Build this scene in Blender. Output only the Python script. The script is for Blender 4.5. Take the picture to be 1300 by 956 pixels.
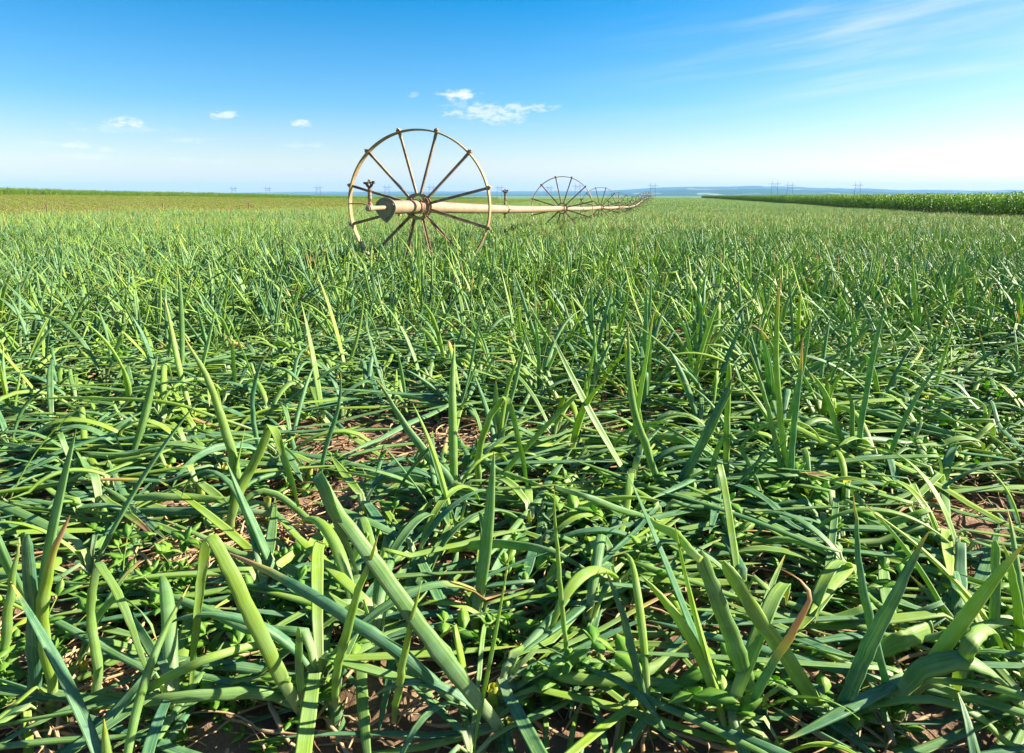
import bpy, math, random
import numpy as np
R = math.radians
rng = np.random.default_rng(11)
random.seed(5)
for o in list(bpy.data.objects): bpy.data.objects.remove(o)
scene = bpy.context.scene
col = scene.collection

# ------------------------------------------------------------------ camera
CAM_H = 0.925
PITCH = math.atan(186/867.0)
cam = bpy.data.cameras.new('camera'); camo = bpy.data.objects.new('camera', cam); col.objects.link(camo)
camo.location = (0, 0, CAM_H)
camo.rotation_euler = (math.pi/2-PITCH, 0, 0)
cam.sensor_width = 36; cam.lens = 24.0
cam.shift_y = -45/1300.0
cam.clip_start = 0.05; cam.clip_end = 40000
scene.camera = camo

# ------------------------------------------------------------------ light
SUN_AZ, SUN_EL = 79.0, 31.0            # azimuth to the right of the view direction
sun = bpy.data.lights.new('sun', 'SUN'); suno = bpy.data.objects.new('sun', sun); col.objects.link(suno)
sun.energy = 5.0; sun.angle = R(0.5); sun.color = (1.0, 0.91, 0.76)
suno.rotation_euler = (R(90-SUN_EL), 0, R(-SUN_AZ)+math.pi)
scene.view_settings.view_transform = 'Standard'
try: scene.view_settings.look = 'None'
except Exception: pass
scene.view_settings.gamma = 1.0
scene.view_settings.use_curve_mapping = False
scene.view_settings.exposure = 1.88
scene.cycles.volume_bounces = 0
scene.cycles.max_bounces = 6

def raydir(px, py):
    a = (px-650)/867.0; b = -(py-433)/867.0
    return (a, math.cos(PITCH)+b*math.sin(PITCH), -math.sin(PITCH)+b*math.cos(PITCH))

# ---- world: Nishita sky, tinted towards the deep blue of the upper sky, with a few small clouds and cirrus
world = bpy.data.worlds.new('World'); scene.world = world; world.use_nodes = True
wt = world.node_tree; wt.nodes.clear()
class NT:
    """small helper to write node math as calls"""
    def __init__(s, tree): s.t = tree
    def n(s, typ, **kw):
        nd = s.t.nodes.new(typ)
        for k, v in kw.items(): setattr(nd, k, v)
        return nd
    def link(s, a, b): s.t.links.new(a, b)
    def put(s, sock, v):
        if hasattr(v, 'links') or isinstance(v, bpy.types.NodeSocket): s.link(v, sock)
        else: sock.default_value = v
    def m(s, op, a, b=0.0, c=0.0, clamp=False):
        nd = s.n('ShaderNodeMath', operation=op, use_clamp=clamp)
        s.put(nd.inputs[0], a); s.put(nd.inputs[1], b); s.put(nd.inputs[2], c)
        return nd.outputs[0]
    def vm(s, op, a, b=(0,0,0)):
        nd = s.n('ShaderNodeVectorMath', operation=op)
        s.put(nd.inputs[0], a); s.put(nd.inputs[1], b)
        return nd.outputs[0]
    def mix(s, f, a, b, mode='MIX'):
        nd = s.n('ShaderNodeMix', data_type='RGBA', blend_type=mode)
        s.put(nd.inputs[0], f)
        s.put(nd.inputs[6], a if not isinstance(a, tuple) else (*a[:3], 1)); s.put(nd.inputs[7], b if not isinstance(b, tuple) else (*b[:3], 1))
        return nd.outputs[2]
    def ramp(s, f, stops, interp='LINEAR'):
        nd = s.n('ShaderNodeValToRGB'); e = nd.color_ramp.elements; nd.color_ramp.interpolation = interp
        while len(e) < len(stops): e.new(0.5)
        for i, (p, c) in enumerate(stops):
            e[i].position = p; e[i].color = (*c, 1) if not isinstance(c, float) else (c, c, c, 1)
        s.put(nd.inputs[0], f); return nd.outputs[0]
    def noise(s, vec, scale, detail=4, rough=0.55, dist=0.0):
        nd = s.n('ShaderNodeTexNoise'); s.put(nd.inputs['Vector'], vec)
        nd.inputs['Scale'].default_value = scale; nd.inputs['Detail'].default_value = detail
        nd.inputs['Roughness'].default_value = rough; nd.inputs['Distortion'].default_value = dist
        return nd.outputs[0]
    def maprange(s, v, a, b, c=0.0, d=1.0, smooth=True):
        nd = s.n('ShaderNodeMapRange', interpolation_type='SMOOTHSTEP' if smooth else 'LINEAR')
        s.put(nd.inputs[0], v)
        for i, x in enumerate((a, b, c, d)): nd.inputs[i+1].default_value = x
        return nd.outputs[0]

W = NT(wt)
out = W.n('ShaderNodeOutputWorld'); bg = W.n('ShaderNodeBackground'); W.link(bg.outputs[0], out.inputs[0])
sky = W.n('ShaderNodeTexSky', sky_type='NISHITA'); sky.sun_disc = False
sky.sun_elevation = R(SUN_EL); sky.sun_rotation = R(SUN_AZ); sky.air_density = 1.0; sky.dust_density = 0.6; sky.ozone_density = 1.8
sky.altitude = 200
tc = W.n('ShaderNodeTexCoord'); vec = tc.outputs['Generated']
sep = W.n('ShaderNodeSeparateXYZ'); W.link(vec, sep.inputs[0]); dx, dy, dz = sep.outputs
hor = W.m('SQRT', W.m('ADD', W.m('MULTIPLY', dx, dx), W.m('MULTIPLY', dy, dy)))
el = W.m('ARCTAN2', dz, hor)                      # elevation, radians
az = W.m('ARCTAN2', dx, dy)                       # to the right of the view direction
tint = W.ramp(W.m('DIVIDE', el, 0.6, clamp=True), [(0.0, (1.08, 0.98, 0.88)), (0.07, (1.02, 0.95, 0.90)), (0.20, (0.40, 0.78, 1.0)),
                                       (0.42, (0.0, 0.61, 0.98)), (1.0, (0.10, 0.48, 0.95))])
skyc = W.mix(1.0, sky.outputs[0], tint, 'MULTIPLY')
# whiter towards the sun side
side = W.maprange(az, 0.05, 0.85)
skyc = W.mix(W.m('MULTIPLY', side, 0.5), skyc, W.mix(1.0, sky.outputs[0], (0.98, 0.86, 0.83), 'MULTIPLY'))
comb = W.n('ShaderNodeCombineXYZ'); W.put(comb.inputs[0], az); W.put(comb.inputs[1], W.m('MULTIPLY', el, 2.6)); ang = comb.outputs[0]
n1 = W.noise(ang, 55, 7, 0.66, 0.2)
nf = W.m('SUBTRACT', n1, 0.5)
def azel(px, py):
    d = raydir(px, py); return math.atan2(d[0], d[1]), math.atan2(d[2], math.hypot(d[0], d[1]))
clouds = [(583,121,28,8,1.0),(615,141,62,11,.75),(655,137,60,7,.7),(632,150,45,8,.7),(158,156,22,7,.95),(284,146,18,6,.8),(383,157,15,5,.9),
          (98,184,18,5,.75),(136,190,13,4,.6),(112,199,34,5,.45),(60,182,30,3,.35),(245,178,30,4,.4),(385,184,34,4,.4),(232,202,20,4,.3),
          (150,163,60,5,.3),(525,120,9,4,.3),(275,205,30,3,.25)]
tot = None
for (px, py, wx, wy, st) in clouds:
    a0, e0 = azel(px, py); sx = wx/867.0*0.98; sy = wy/867.0
    u = W.m('DIVIDE', W.m('SUBTRACT', az, a0), sx); v = W.m('DIVIDE', W.m('SUBTRACT', el, e0), sy)
    d = W.m('SQRT', W.m('ADD', W.m('MULTIPLY', u, u), W.m('MULTIPLY', v, v)))
    g = W.m('ADD', W.m('SUBTRACT', 1.0, d), W.m('MULTIPLY', nf, 4.4))
    g = W.m('MULTIPLY', W.maprange(g, -0.1, 1.0), st)
    g = W.m('MULTIPLY', g, W.maprange(d, 1.25, 0.7))
    tot = g if tot is None else W.m('MAXIMUM', tot, g)
# cirrus: long streaks fanning down from the upper right
A1, E1 = azel(660, 96); A2, E2 = azel(1300, -20)
sl = (E2-E1)/(A2-A1)
t_ = W.m('SUBTRACT', W.m('SUBTRACT', el, E1), W.m('MULTIPLY', W.m('SUBTRACT', az, A1), sl))     # height above the streak
al = W.m('SUBTRACT', az, A1)
c2 = W.n('ShaderNodeCombineXYZ'); W.put(c2.inputs[0], W.m('MULTIPLY', al, 2.2)); W.put(c2.inputs[1], W.m('MULTIPLY', t_, 22.0))
nz = W.noise(c2.outputs[0], 1.5, 4, 0.45, 0.4)
c3 = W.n('ShaderNodeCombineXYZ'); W.put(c3.inputs[0], W.m('MULTIPLY', al, 6.0)); W.put(c3.inputs[1], W.m('MULTIPLY', t_, 110.0))
nz2 = W.noise(c3.outputs[0], 1.6, 5, 0.6, 0.2)
streak = W.maprange(W.m('ADD', nz, W.m('MULTIPLY', W.m('SUBTRACT', nz2, 0.5), 0.35)), 0.36, 0.95)
band = W.m('MULTIPLY', W.maprange(al, 0.0, 0.45), W.m('MULTIPLY', W.maprange(t_, -0.20, -0.02), W.maprange(t_, 0.20, 0.02)))
cir = W.m('MULTIPLY', W.m('MULTIPLY', streak, band), 0.62)
tot2 = W.m('MAXIMUM', tot, cir)
skyc = W.mix(W.m('MULTIPLY', tot2, 0.85), skyc, (5.9, 6.05, 6.2))
W.link(skyc, bg.inputs[0]); bg.inputs[1].default_value = 0.050

# ------------------------------------------------------------------ helpers
def tag(o, label=None, cat=None, group=None, kind=None):
    if label: o['label'] = label
    if cat: o['category'] = cat
    if group: o['group'] = group
    if kind: o['kind'] = kind
    return o

def mat(name):
    m = bpy.data.materials.new(name); m.use_nodes = True; m.node_tree.nodes.clear()
    N = NT(m.node_tree); o = N.n('ShaderNodeOutputMaterial')
    return m, N, o

def make_mesh(name, V, F, m=None, smooth=True, attrs=None):
    me = bpy.data.meshes.new(name)
    V = np.asarray(V, dtype=np.float32); F = [tuple(f) for f in F] if not isinstance(F, np.ndarray) else F
    if isinstance(F, np.ndarray) and len(F):
        k = F.shape[1]
        me.vertices.add(len(V)); me.vertices.foreach_set('co', V.ravel())
        me.loops.add(F.size); me.loops.foreach_set('vertex_index', F.ravel().astype(np.int32))
        me.polygons.add(len(F)); me.polygons.foreach_set('loop_start', np.arange(0, F.size, k, dtype=np.int32))
        me.update(calc_edges=True); me.validate()
    else:
        me.from_pydata(V.tolist(), [], F); me.update()
    if smooth: me.polygons.foreach_set('use_smooth', np.ones(len(me.polygons), dtype=bool))
    if m: me.materials.append(m)
    for k, (typ, arr) in (attrs or {}).items():
        a = me.attributes.new(k, typ, 'POINT')
        a.data.foreach_set({'FLOAT':'value','INT':'value','FLOAT_VECTOR':'vector','FLOAT_COLOR':'color'}[typ], np.asarray(arr).ravel())
    return me

def link_obj(name, me, parent=None, loc=(0,0,0)):
    o = bpy.data.objects.new(name, me); col.objects.link(o); o.location = loc
    if parent: o.parent = parent
    return o

def unit(v):
    v = np.asarray(v, float); return v/(np.linalg.norm(v)+1e-9)

# simple solid builder for the machine
class MB:
    def __init__(s): s.V = []; s.F = []
    def add(s, V, F):
        k = len(s.V); s.V += [tuple(v) for v in V]; s.F += [tuple(i+k for i in f) for f in F]
    def tube(s, pts, r, n=10, caps=True, closed=False):
        pts = [np.array(p, float) for p in pts]; rs = r if hasattr(r, '__len__') else [r]*len(pts)
        V = []; F = []; prev = None; L = len(pts)
        for i, p in enumerate(pts):
            if closed: T = unit(pts[(i+1)%L]-pts[i-1])
            else: T = unit(pts[min(i+1, L-1)]-pts[max(i-1, 0)])
            a = prev if prev is not None else (np.array([0,0,1.]) if abs(T[2]) < .9 else np.array([1.,0,0]))
            S = unit(a-T*np.dot(a, T)); prev = S; B = np.cross(T, S)
            for k in range(n):
                th = 2*math.pi*k/n; V.append(p+rs[i]*(math.cos(th)*S+math.sin(th)*B))
        m = L if closed else L-1
        for i in range(m):
            for k in range(n):
                a = i*n+k; b = i*n+(k+1)%n; c = ((i+1)%L)*n+(k+1)%n; d = ((i+1)%L)*n+k; F.append((a, b, c, d))
        if caps and not closed:
            F.append(tuple(range(n))[::-1]); F.append(tuple((L-1)*n+k for k in range(n)))
        s.add(V, F)
    def sweep(s, prof, pts, frames, closed=True):
        """prof: list of (a,b); frames: list of (A,B) axis vectors per pt"""
        V = []; F = []; n = len(prof); L = len(pts)
        for p, (A, B) in zip(pts, frames):
            for a, b in prof: V.append(np.array(p)+a*np.array(A)+b*np.array(B))
        for i in range(L if closed else L-1):
            for k in range(n):
                F.append((i*n+k, i*n+(k+1)%n, ((i+1)%L)*n+(k+1)%n, ((i+1)%L)*n+k))
        s.add(V, F)
    def box(s, c, ax, ay, az):
        c = np.array(c, float); V = []
        for x in (-1, 1):
            for y in (-1, 1):
                for z in (-1, 1): V.append(c+x*np.array(ax)+y*np.array(ay)+z*np.array(az))
        s.add(V, [(0,1,3,2),(4,6,7,5),(0,4,5,1),(2,3,7,6),(0,2,6,4),(1,5,7,3)])
    def prism(s, outline, thick):
        """outline [(x,z)], extruded along y by thick"""
        n = len(outline); V = [(x, 0, z) for x, z in outline]+[(x, thick, z) for x, z in outline]
        F = [tuple(range(n)), tuple(range(n, 2*n))[::-1]]+[(i, i+n, (i+1)%n+n, (i+1)%n) for i in range(n)]
        s.add(V, F)
    def mesh(s, name, m, smooth=True):
        me = make_mesh(name, s.V, s.F, m, smooth)
        if smooth:
            try: me.set_sharp_from_angle(angle=R(40))
            except Exception: pass
        return me
    def build(s, name, m, parent=None, loc=(0,0,0), smooth=True):
        return link_obj(name, s.mesh(name, m, smooth), parent, loc)

# ------------------------------------------------------------------ terrain
ROW = 0.2208                     # rows, pipe and field edges all run in the direction (ROW, 1)
TBL = {
 -400: [(0,1.6),(130,1.6),(160,.9),(200,.3),(270,-1.2),(500,-3),(3000,-8)],
 -125: [(0,.9),(130,.68),(160,.12),(205,-.30),(230,-.62),(290,-1.5),(500,-2.6),(3000,-8)],
 -21:  [(0,0.0),(24,-.08),(36,-.19),(48,-.26),(85,-.40),(130,-.5),(200,-.8),(400,-1.4),(3000,-8)],
 -2.6: [(0,0.0),(7.7,0.0),(18.3,-.23),(29.3,-.405),(40,-.585),(50,-.75),(58,-.82),(70,-.685),(89,-.315),(112,-.30),(150,-.5),(250,-.95),(400,-1.45),(3000,-8)],
 24.7: [(0,-.1),(20,-.42),(48,-.93),(90,-1.07),(161,-1.12),(478,-1.6),(3000,-8)],
 400:  [(0,-.5),(478,-2.0),(3000,-8)],
}
UK = sorted(TBL)
def elev(x, y):
    x = np.asarray(x, float); y = np.asarray(y, float)
    u = x-ROW*y
    vals = np.stack([np.interp(np.maximum(y, 0), [p[0] for p in TBL[k]], [p[1] for p in TBL[k]]) for k in UK])
    uu = np.clip(u, UK[0], UK[-1]-1e-6)
    idx = np.clip(np.searchsorted(UK, uu, side='right')-1, 0, len(UK)-2)
    lo = np.array(UK, float)[idx]; hi = np.array(UK, float)[idx+1]; f = (uu-lo)/(hi-lo); f = f*f*(3-2*f)
    a = np.take_along_axis(vals, idx[None], 0)[0]; b = np.take_along_axis(vals, (idx+1)[None], 0)[0]
    return a*(1-f)+b*f
def elev1(x, y): return float(elev(np.array([x]), np.array([y]))[0])

# value noise for clods
def vnoise(x, y, s, seed=0):
    x = x/s; y = y/s; xi = np.floor(x).astype(int); yi = np.floor(y).astype(int); fx = x-xi; fy = y-yi
    fx = fx*fx*(3-2*fx); fy = fy*fy*(3-2*fy)
    def h(a, b):
        v = np.sin(a*127.1+b*311.7+seed*74.7)*43758.5453; return v-np.floor(v)
    return (h(xi, yi)*(1-fx)+h(xi+1, yi)*fx)*(1-fy)+(h(xi, yi+1)*(1-fx)+h(xi+1, yi+1)*fx)*fy

def graded(a0, a1, step, growth, end):
    xs = list(np.arange(a0, a1, step)); s = step
    while xs[-1] < end: s = min(s*growth, 900); xs.append(xs[-1]+s)
    return xs
gx = graded(0, 2.6, 0.025, 1.10, 9500); gx = np.array([-v for v in gx[:0:-1]]+gx)
gy = graded(0.6, 4.0, 0.025, 1.07, 9500); neg = graded(0, 0.1, 0.1, 1.35, 2500); gy = np.array([0.6-v for v in neg[:0:-1]]+gy)
GX, GY = np.meshgrid(gx, gy)
GZ = elev(GX, GY)
near = np.clip(1-np.hypot(GX, GY-2)/14, 0, 1)
cl = np.maximum(0, vnoise(GX, GY, .06, 8)-.62)*.07+(vnoise(GX, GY, .22, 1)-.5)*.05+(vnoise(GX, GY, .085, 2)-.5)*.035+np.abs(vnoise(GX, GY, .045, 3)-.5)*.03
GZ = GZ+cl*near
nx, ny = len(gx), len(gy)
ii = np.arange(nx-1)[None, :]+nx*np.arange(ny-1)[:, None]
FQ = np.stack([ii, ii+1, ii+nx+1, ii+nx], -1).reshape(-1, 4)

gm, N, o = mat('soil')
geo = N.n('ShaderNodeNewGeometry'); P = geo.outputs['Position']
sp = N.n('ShaderNodeSeparateXYZ'); N.link(P, sp.inputs[0])
na = N.noise(P, 9, 8, 0.65); nb = N.noise(P, 1.3, 4, 0.6); nc_ = N.noise(P, 60, 6, 0.7)
soil = N.ramp(na, [(0.25, (0.10, 0.058, 0.033)), (0.5, (0.22, 0.14, 0.085)), (0.75, (0.34, 0.235, 0.155))])
soil = N.mix(N.m('MULTIPLY', nc_, 0.5), soil, (0.16, 0.10, 0.062))
# far plain: patchwork of fields
vo = N.n('ShaderNodeTexVoronoi'); vo.inputs['Scale'].default_value = 0.0022; N.link(N.vm('MULTIPLY', P, (1.0, 0.5, 1.0)), vo.inputs['Vector'])
vs = N.n('ShaderNodeSeparateColor'); N.link(vo.outputs['Color'], vs.inputs[0])
far = N.ramp(vs.outputs[0], [(0.0, (0.07, 0.14, 0.03)), (0.4, (0.10, 0.20, 0.04)), (0.6, (0.05, 0.10, 0.03)), (0.8, (0.22, 0.20, 0.09)), (1.0, (0.09, 0.17, 0.04))])
far = N.mix(N.m('MULTIPLY', nb, 0.3), far, (0.05, 0.09, 0.03))
fac = N.maprange(sp.outputs[1], 470, 520)
u_ = N.m('SUBTRACT', sp.outputs[0], N.m('MULTIPLY', sp.outputs[1], ROW))
fac = N.m('MAXIMUM', fac, N.maprange(u_, 50, 54)); fac = N.m('MAXIMUM', fac, N.maprange(u_, -145, -160))
cc = N.mix(fac, soil, far)
bs = N.n('ShaderNodeBsdfPrincipled'); N.link(cc, bs.inputs['Base Color']); bs.inputs['Roughness'].default_value = 0.95
bs.inputs['Specular IOR Level'].default_value = 0.15
bp = N.n('ShaderNodeBump'); bp.inputs['Strength'].default_value = 0.9; bp.inputs['Distance'].default_value = 0.02
N.link(N.m('ADD', na, N.m('MULTIPLY', nc_, 0.35)), bp.inputs['Height']); N.link(bp.outputs[0], bs.inputs['Normal'])
N.link(bs.outputs[0], o.inputs[0])
ground = link_obj('ground', make_mesh('ground', np.stack([GX, GY, GZ], -1).reshape(-1, 3), FQ, gm))
tag(ground, kind='structure')

# ------------------------------------------------------------------ hills
SKYL = [(-700,246),(0,246),(200,246),(330,244.2),(400,243.2),(480,243.4),(560,242.8),(640,243.2),(700,242.6),(760,242.6),(800,240.8),(830,238.6),(870,237.2),(910,237),(950,236.4),(990,237),(1030,238.4),(1070,239.6),(1100,239.4),(1140,241.2),(1180,241),(1230,242.2),(1300,241.2),(1450,242),(1700,243),(2100,245)]
hm, N, o = mat('wooded_hills')
geo = N.n('ShaderNodeNewGeometry'); P = geo.outputs['Position']
vo = N.n('ShaderNodeTexVoronoi'); vo.inputs['Scale'].default_value = 0.0045; N.link(N.vm('MULTIPLY', P, (1.0, 0.6, 5.0)), vo.inputs['Vector'])
vs = N.n('ShaderNodeSeparateColor'); N.link(vo.outputs['Color'], vs.inputs[0])
hc = N.ramp(vs.outputs[0], [(0.0, (0.03, 0.07, 0.025)), (0.55, (0.045, 0.10, 0.035)), (0.8, (0.10, 0.16, 0.06)), (0.93, (0.30, 0.30, 0.16))], 'CONSTANT')
hc = N.mix(N.maprange(N.noise(P, 0.006, 6, 0.6), 0.4, 0.62), (0.03, 0.065, 0.025), hc)
bs = N.n('ShaderNodeBsdfPrincipled'); N.link(hc, bs.inputs['Base Color']); bs.inputs['Roughness'].default_value = 1.0; bs.inputs['Specular IOR Level'].default_value = 0.0
N.link(bs.outputs[0], o.inputs[0])
def ridge(D, lower, seed, name):
    xs = np.linspace(-900, 2300, 520)
    top = np.interp(xs, [p[0] for p in SKYL], [p[1] for p in SKYL])+lower
    top = top-(vnoise(xs, xs*0, 22, seed)-.5)*.5-(vnoise(xs, xs*0, 6, seed+1)-.5)*.25
    V = []; prof = [(0, 0.0), (.12, .18), (.3, .45), (.55, .75), (.8, .94), (1.0, 1.0), (1.25, .8), (1.7, 0.0)]
    for j, (dd, hh) in enumerate(prof):
        for i, px in enumerate(xs):
            a = (px-650)/867.0/1.02; H = CAM_H+(247-top[i])/867.0*D*0.98
            Y = D-1500+1500*dd+(vnoise(np.array([px*1.0]), np.array([j*30.]), 40, seed+3)[0]-.5)*260*(0 if j == 5 else 1)
            z = -14+(H+14)*hh*(1+(vnoise(np.array([px*1.0]), np.array([j*9.]), 15, seed+5)[0]-.5)*(.22 if 0 < j < 5 else 0))
            V.append((a*Y, Y, z))
    n = len(xs); F = np.array([(j*n+i, j*n+i+1, (j+1)*n+i+1, (j+1)*n+i) for j in range(len(prof)-1) for i in range(n-1)])
    h = link_obj(name, make_mesh(name, V, F, hm)); tag(h, kind='structure')
ridge(8200, 0.0, 3, 'hills')
ridge(5600, 3.4, 9, 'hills')

# haze: even pale air over the whole valley
hz, N, o = mat('haze_air')
vol = N.n('ShaderNodeVolumePrincipled'); vol.inputs['Color'].default_value = (0.27, 0.57, 1.0, 1); vol.inputs['Density'].default_value = 0.00010
vol.inputs['Anisotropy'].default_value = 0.0
N.link(vol.outputs[0], o.inputs['Volume'])
mb = MB(); mb.box((0, 3600, 70), (11500, 0, 0), (0, 7000, 0), (0, 0, 90))
haze = mb.build('haze', hz, smooth=False); tag(haze, 'pale blue air in front of the distant hills', 'haze', kind='stuff')

# ------------------------------------------------------------------ machine materials
def metal(name, c1, c2, rust, ramt=0.5, rough=0.5, metallic=0.25, sc=6.0):
    m, N, o = mat(name)
    tcn = N.n('ShaderNodeTexCoord'); P = tcn.outputs['Object']
    a = N.noise(P, sc, 8, 0.65); b = N.noise(N.vm('MULTIPLY', P, (1, 0.15, 1)), sc*7, 5, 0.6); c = N.noise(P, sc*14, 5, 0.6)
    base = N.mix(N.maprange(a, 0.35, 0.65), c1, c2)
    base = N.mix(N.m('MULTIPLY', N.maprange(b, 0.45, 0.7), 0.35), base, tuple(x*.55 for x in c1))
    base = N.mix(N.m('MULTIPLY', N.maprange(N.m('ADD', a, N.m('MULTIPLY', c, 0.5)), 0.9-ramt*.4, 1.02-ramt*.3), 0.85), base, rust)
    bs = N.n('ShaderNodeBsdfPrincipled'); N.link(base, bs.inputs['Base Color']); bs.inputs['Roughness'].default_value = rough
    bs.inputs['Metallic'].default_value = metallic
    bp = N.n('ShaderNodeBump'); bp.inputs['Strength'].default_value = 0.3; bp.inputs['Distance'].default_value = 0.003; N.link(c, bp.inputs['Height']); N.link(bp.outputs[0], bs.inputs['Normal'])
    N.link(bs.outputs[0], o.inputs[0]); return m
M_pipe = metal('weathered_pipe', (0.29, 0.20, 0.12), (0.36, 0.265, 0.17), (0.30, 0.15, 0.07), 0.15, 0.45, 0.15, 3)
M_rim = metal('rim_steel', (0.32, 0.22, 0.09), (0.42, 0.31, 0.16), (0.24, 0.12, 0.05), 0.35, 0.5, 0.2, 5)
M_rust = metal('rusty_steel', (0.30, 0.205, 0.11), (0.44, 0.32, 0.19), (0.10, 0.045, 0.02), 0.5, 0.6, 0.2, 8)
M_plate = metal('dull_plate', (0.19, 0.18, 0.11), (0.26, 0.23, 0.14), (0.13, 0.08, 0.04), 0.3, 0.6, 0.2, 12)
M_brass = metal('sprinkler_brass', (0.14, 0.085, 0.05), (0.22, 0.13, 0.07), (0.05, 0.03, 0.02), 0.4, 0.5, 0.5, 30)

# ------------------------------------------------------------------ irrigation line
WR = 0.80; PIPE_R = 0.066
A_ = unit((ROW, 1, 0))                       # axis direction
C_ = 2.665
def axis_pt(y): return np.array([ROW*y-C_, y, 0.0])
wy = [7.5+10.4*k for k in range(11)]
hubs = []
for y in wy:
    p = axis_pt(y); p[2] = elev1(p[0], p[1])+WR; hubs.append(p)
root = bpy.data.objects.new('irrigation_line', None); col.objects.link(root)
root.location = (hubs[0][0], hubs[0][1], hubs[0][2]-WR)
tag(root, 'long wheeled irrigation pipe rolling across the onion field into the distance', 'irrigation machine')
base = np.array(root.location)
SPH = R(14)
def wheel_parts():
    """local frame: axle along +y, centre at origin"""
    n = 96; rim = MB()
    pts = []; fr = []
    for i in range(n):
        t = 2*math.pi*i/n; e = np.array([math.cos(t), 0, math.sin(t)]); pts.append(e*(WR-.012)); fr.append((e, np.array([0, 1., 0])))
    rim.sweep([(0.006,-.040),(0.014,-.037),(0.014,.037),(0.006,.040),(-.002,.034),(-.002,-.034)], pts, fr)
    spokes = []
    for k in range(12):
        t = SPH+k*math.pi/6; e = np.array([math.cos(t), 0, math.sin(t)]); s = np.array([-math.sin(t), 0, math.cos(t)])
        ya = 0.035 if k % 2 else -0.035
        sp = MB(); a = e*0.125+np.array([0, ya, 0]); b = e*(WR-.014)
        d = unit(b-a); w = np.cross(d, s)
        sp.sweep([(-.015,-.014),(.015,-.014),(.015,-.007),(-.008,-.007),(-.008,.014),(-.015,.014)], [a, b], [(s, w), (s, w)], closed=False)
        sp.box(e*(WR-.045), e*.03, s*.014, np.array([0, .006, 0]))
        spokes.append(sp); lug = sp
        lug.box(e*(WR+.010), e*.013, s*.020, np.array([0, .028, 0]))
        lug.box(e*(WR+.028), e*.008, s*.008, np.array([0, .03, 0]))
        lug.tube([e*(WR-.035)+np.array([0, -.012, 0]), e*(WR-.035)+np.array([0, .014, 0])], .008, 6)
    hub = MB()
    for ya in (-.04, .04):
        pts = []; fr = []
        for i in range(48):
            t = 2*math.pi*i/48; e = np.array([math.cos(t), 0, math.sin(t)]); pts.append(e*.125+np.array([0, ya, 0])); fr.append((e, np.array([0, 1., 0])))
        hub.sweep([(.016,-.004),(.016,.004),(-.014,.004),(-.014,-.004)], pts, fr)
    for ya in (-.075, .075):
        pts = []; fr = []
        for i in range(32):
            t = 2*math.pi*i/32; e = np.array([math.cos(t), 0, math.sin(t)]); pts.append(e*(PIPE_R+.006)+np.array([0, ya, 0])); fr.append((e, np.array([0, 1., 0])))
        hub.sweep([(.006,-.018),(.006,.018),(-.003,.018),(-.003,-.018)], pts, fr)
    for k in range(4):
        t = R(45)+k*math.pi/2; e = np.array([math.cos(t), 0, math.sin(t)]); s = np.array([-math.sin(t), 0, math.cos(t)])
        for ya in (-.04, .04): hub.box(e*.092+np.array([0, ya*1.05, 0]), e*.026, s*.016, np.array([0, .004, 0]))
        hub.tube([e*.125+np.array([0, -.06, 0]), e*.125+np.array([0, .06, 0])], .007, 6)
        hub.box(e*.082+np.array([0, -.075, 0]), e*.016, s*.008, np.array([0, .014, 0]))
    for k in range(12):
        t = SPH+k*math.pi/6; e = np.array([math.cos(t), 0, math.sin(t)]); ya = 0.046 if k % 2 else -0.046
        hub.tube([e*.13+np.array([0, ya-.008, 0]), e*.13+np.array([0, ya+.008, 0])], .009, 6)
    return rim, spokes, hub
rim, spokes, hubm = wheel_parts()
me_rim = rim.mesh('wheel', M_rim); me_sp = [s.mesh('spoke', M_rust, False) for s in spokes]; me_hub = hubm.mesh('hub', M_rust)
whole = MB()
for b_ in [rim, hubm]+spokes: whole.add(b_.V, b_.F)
me_whole = whole.mesh('wheel', M_rust, False)
AXROT = -math.atan(ROW)
for k, h in enumerate(hubs):
    w = link_obj('wheel', me_rim if k < 5 else me_whole, root, tuple(h-base)); w.rotation_euler = (0, [0, .02, -.01, .3, .15, .4, .1, .33, .2, .45, .05][k], AXROT)
    if k == 0: w['label'] = 'nearest big spoked wheel with a tan rim'
    if k < 5:
        for ms in me_sp: link_obj('spoke', ms, w)
        link_obj('hub', me_hub, w)
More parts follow.
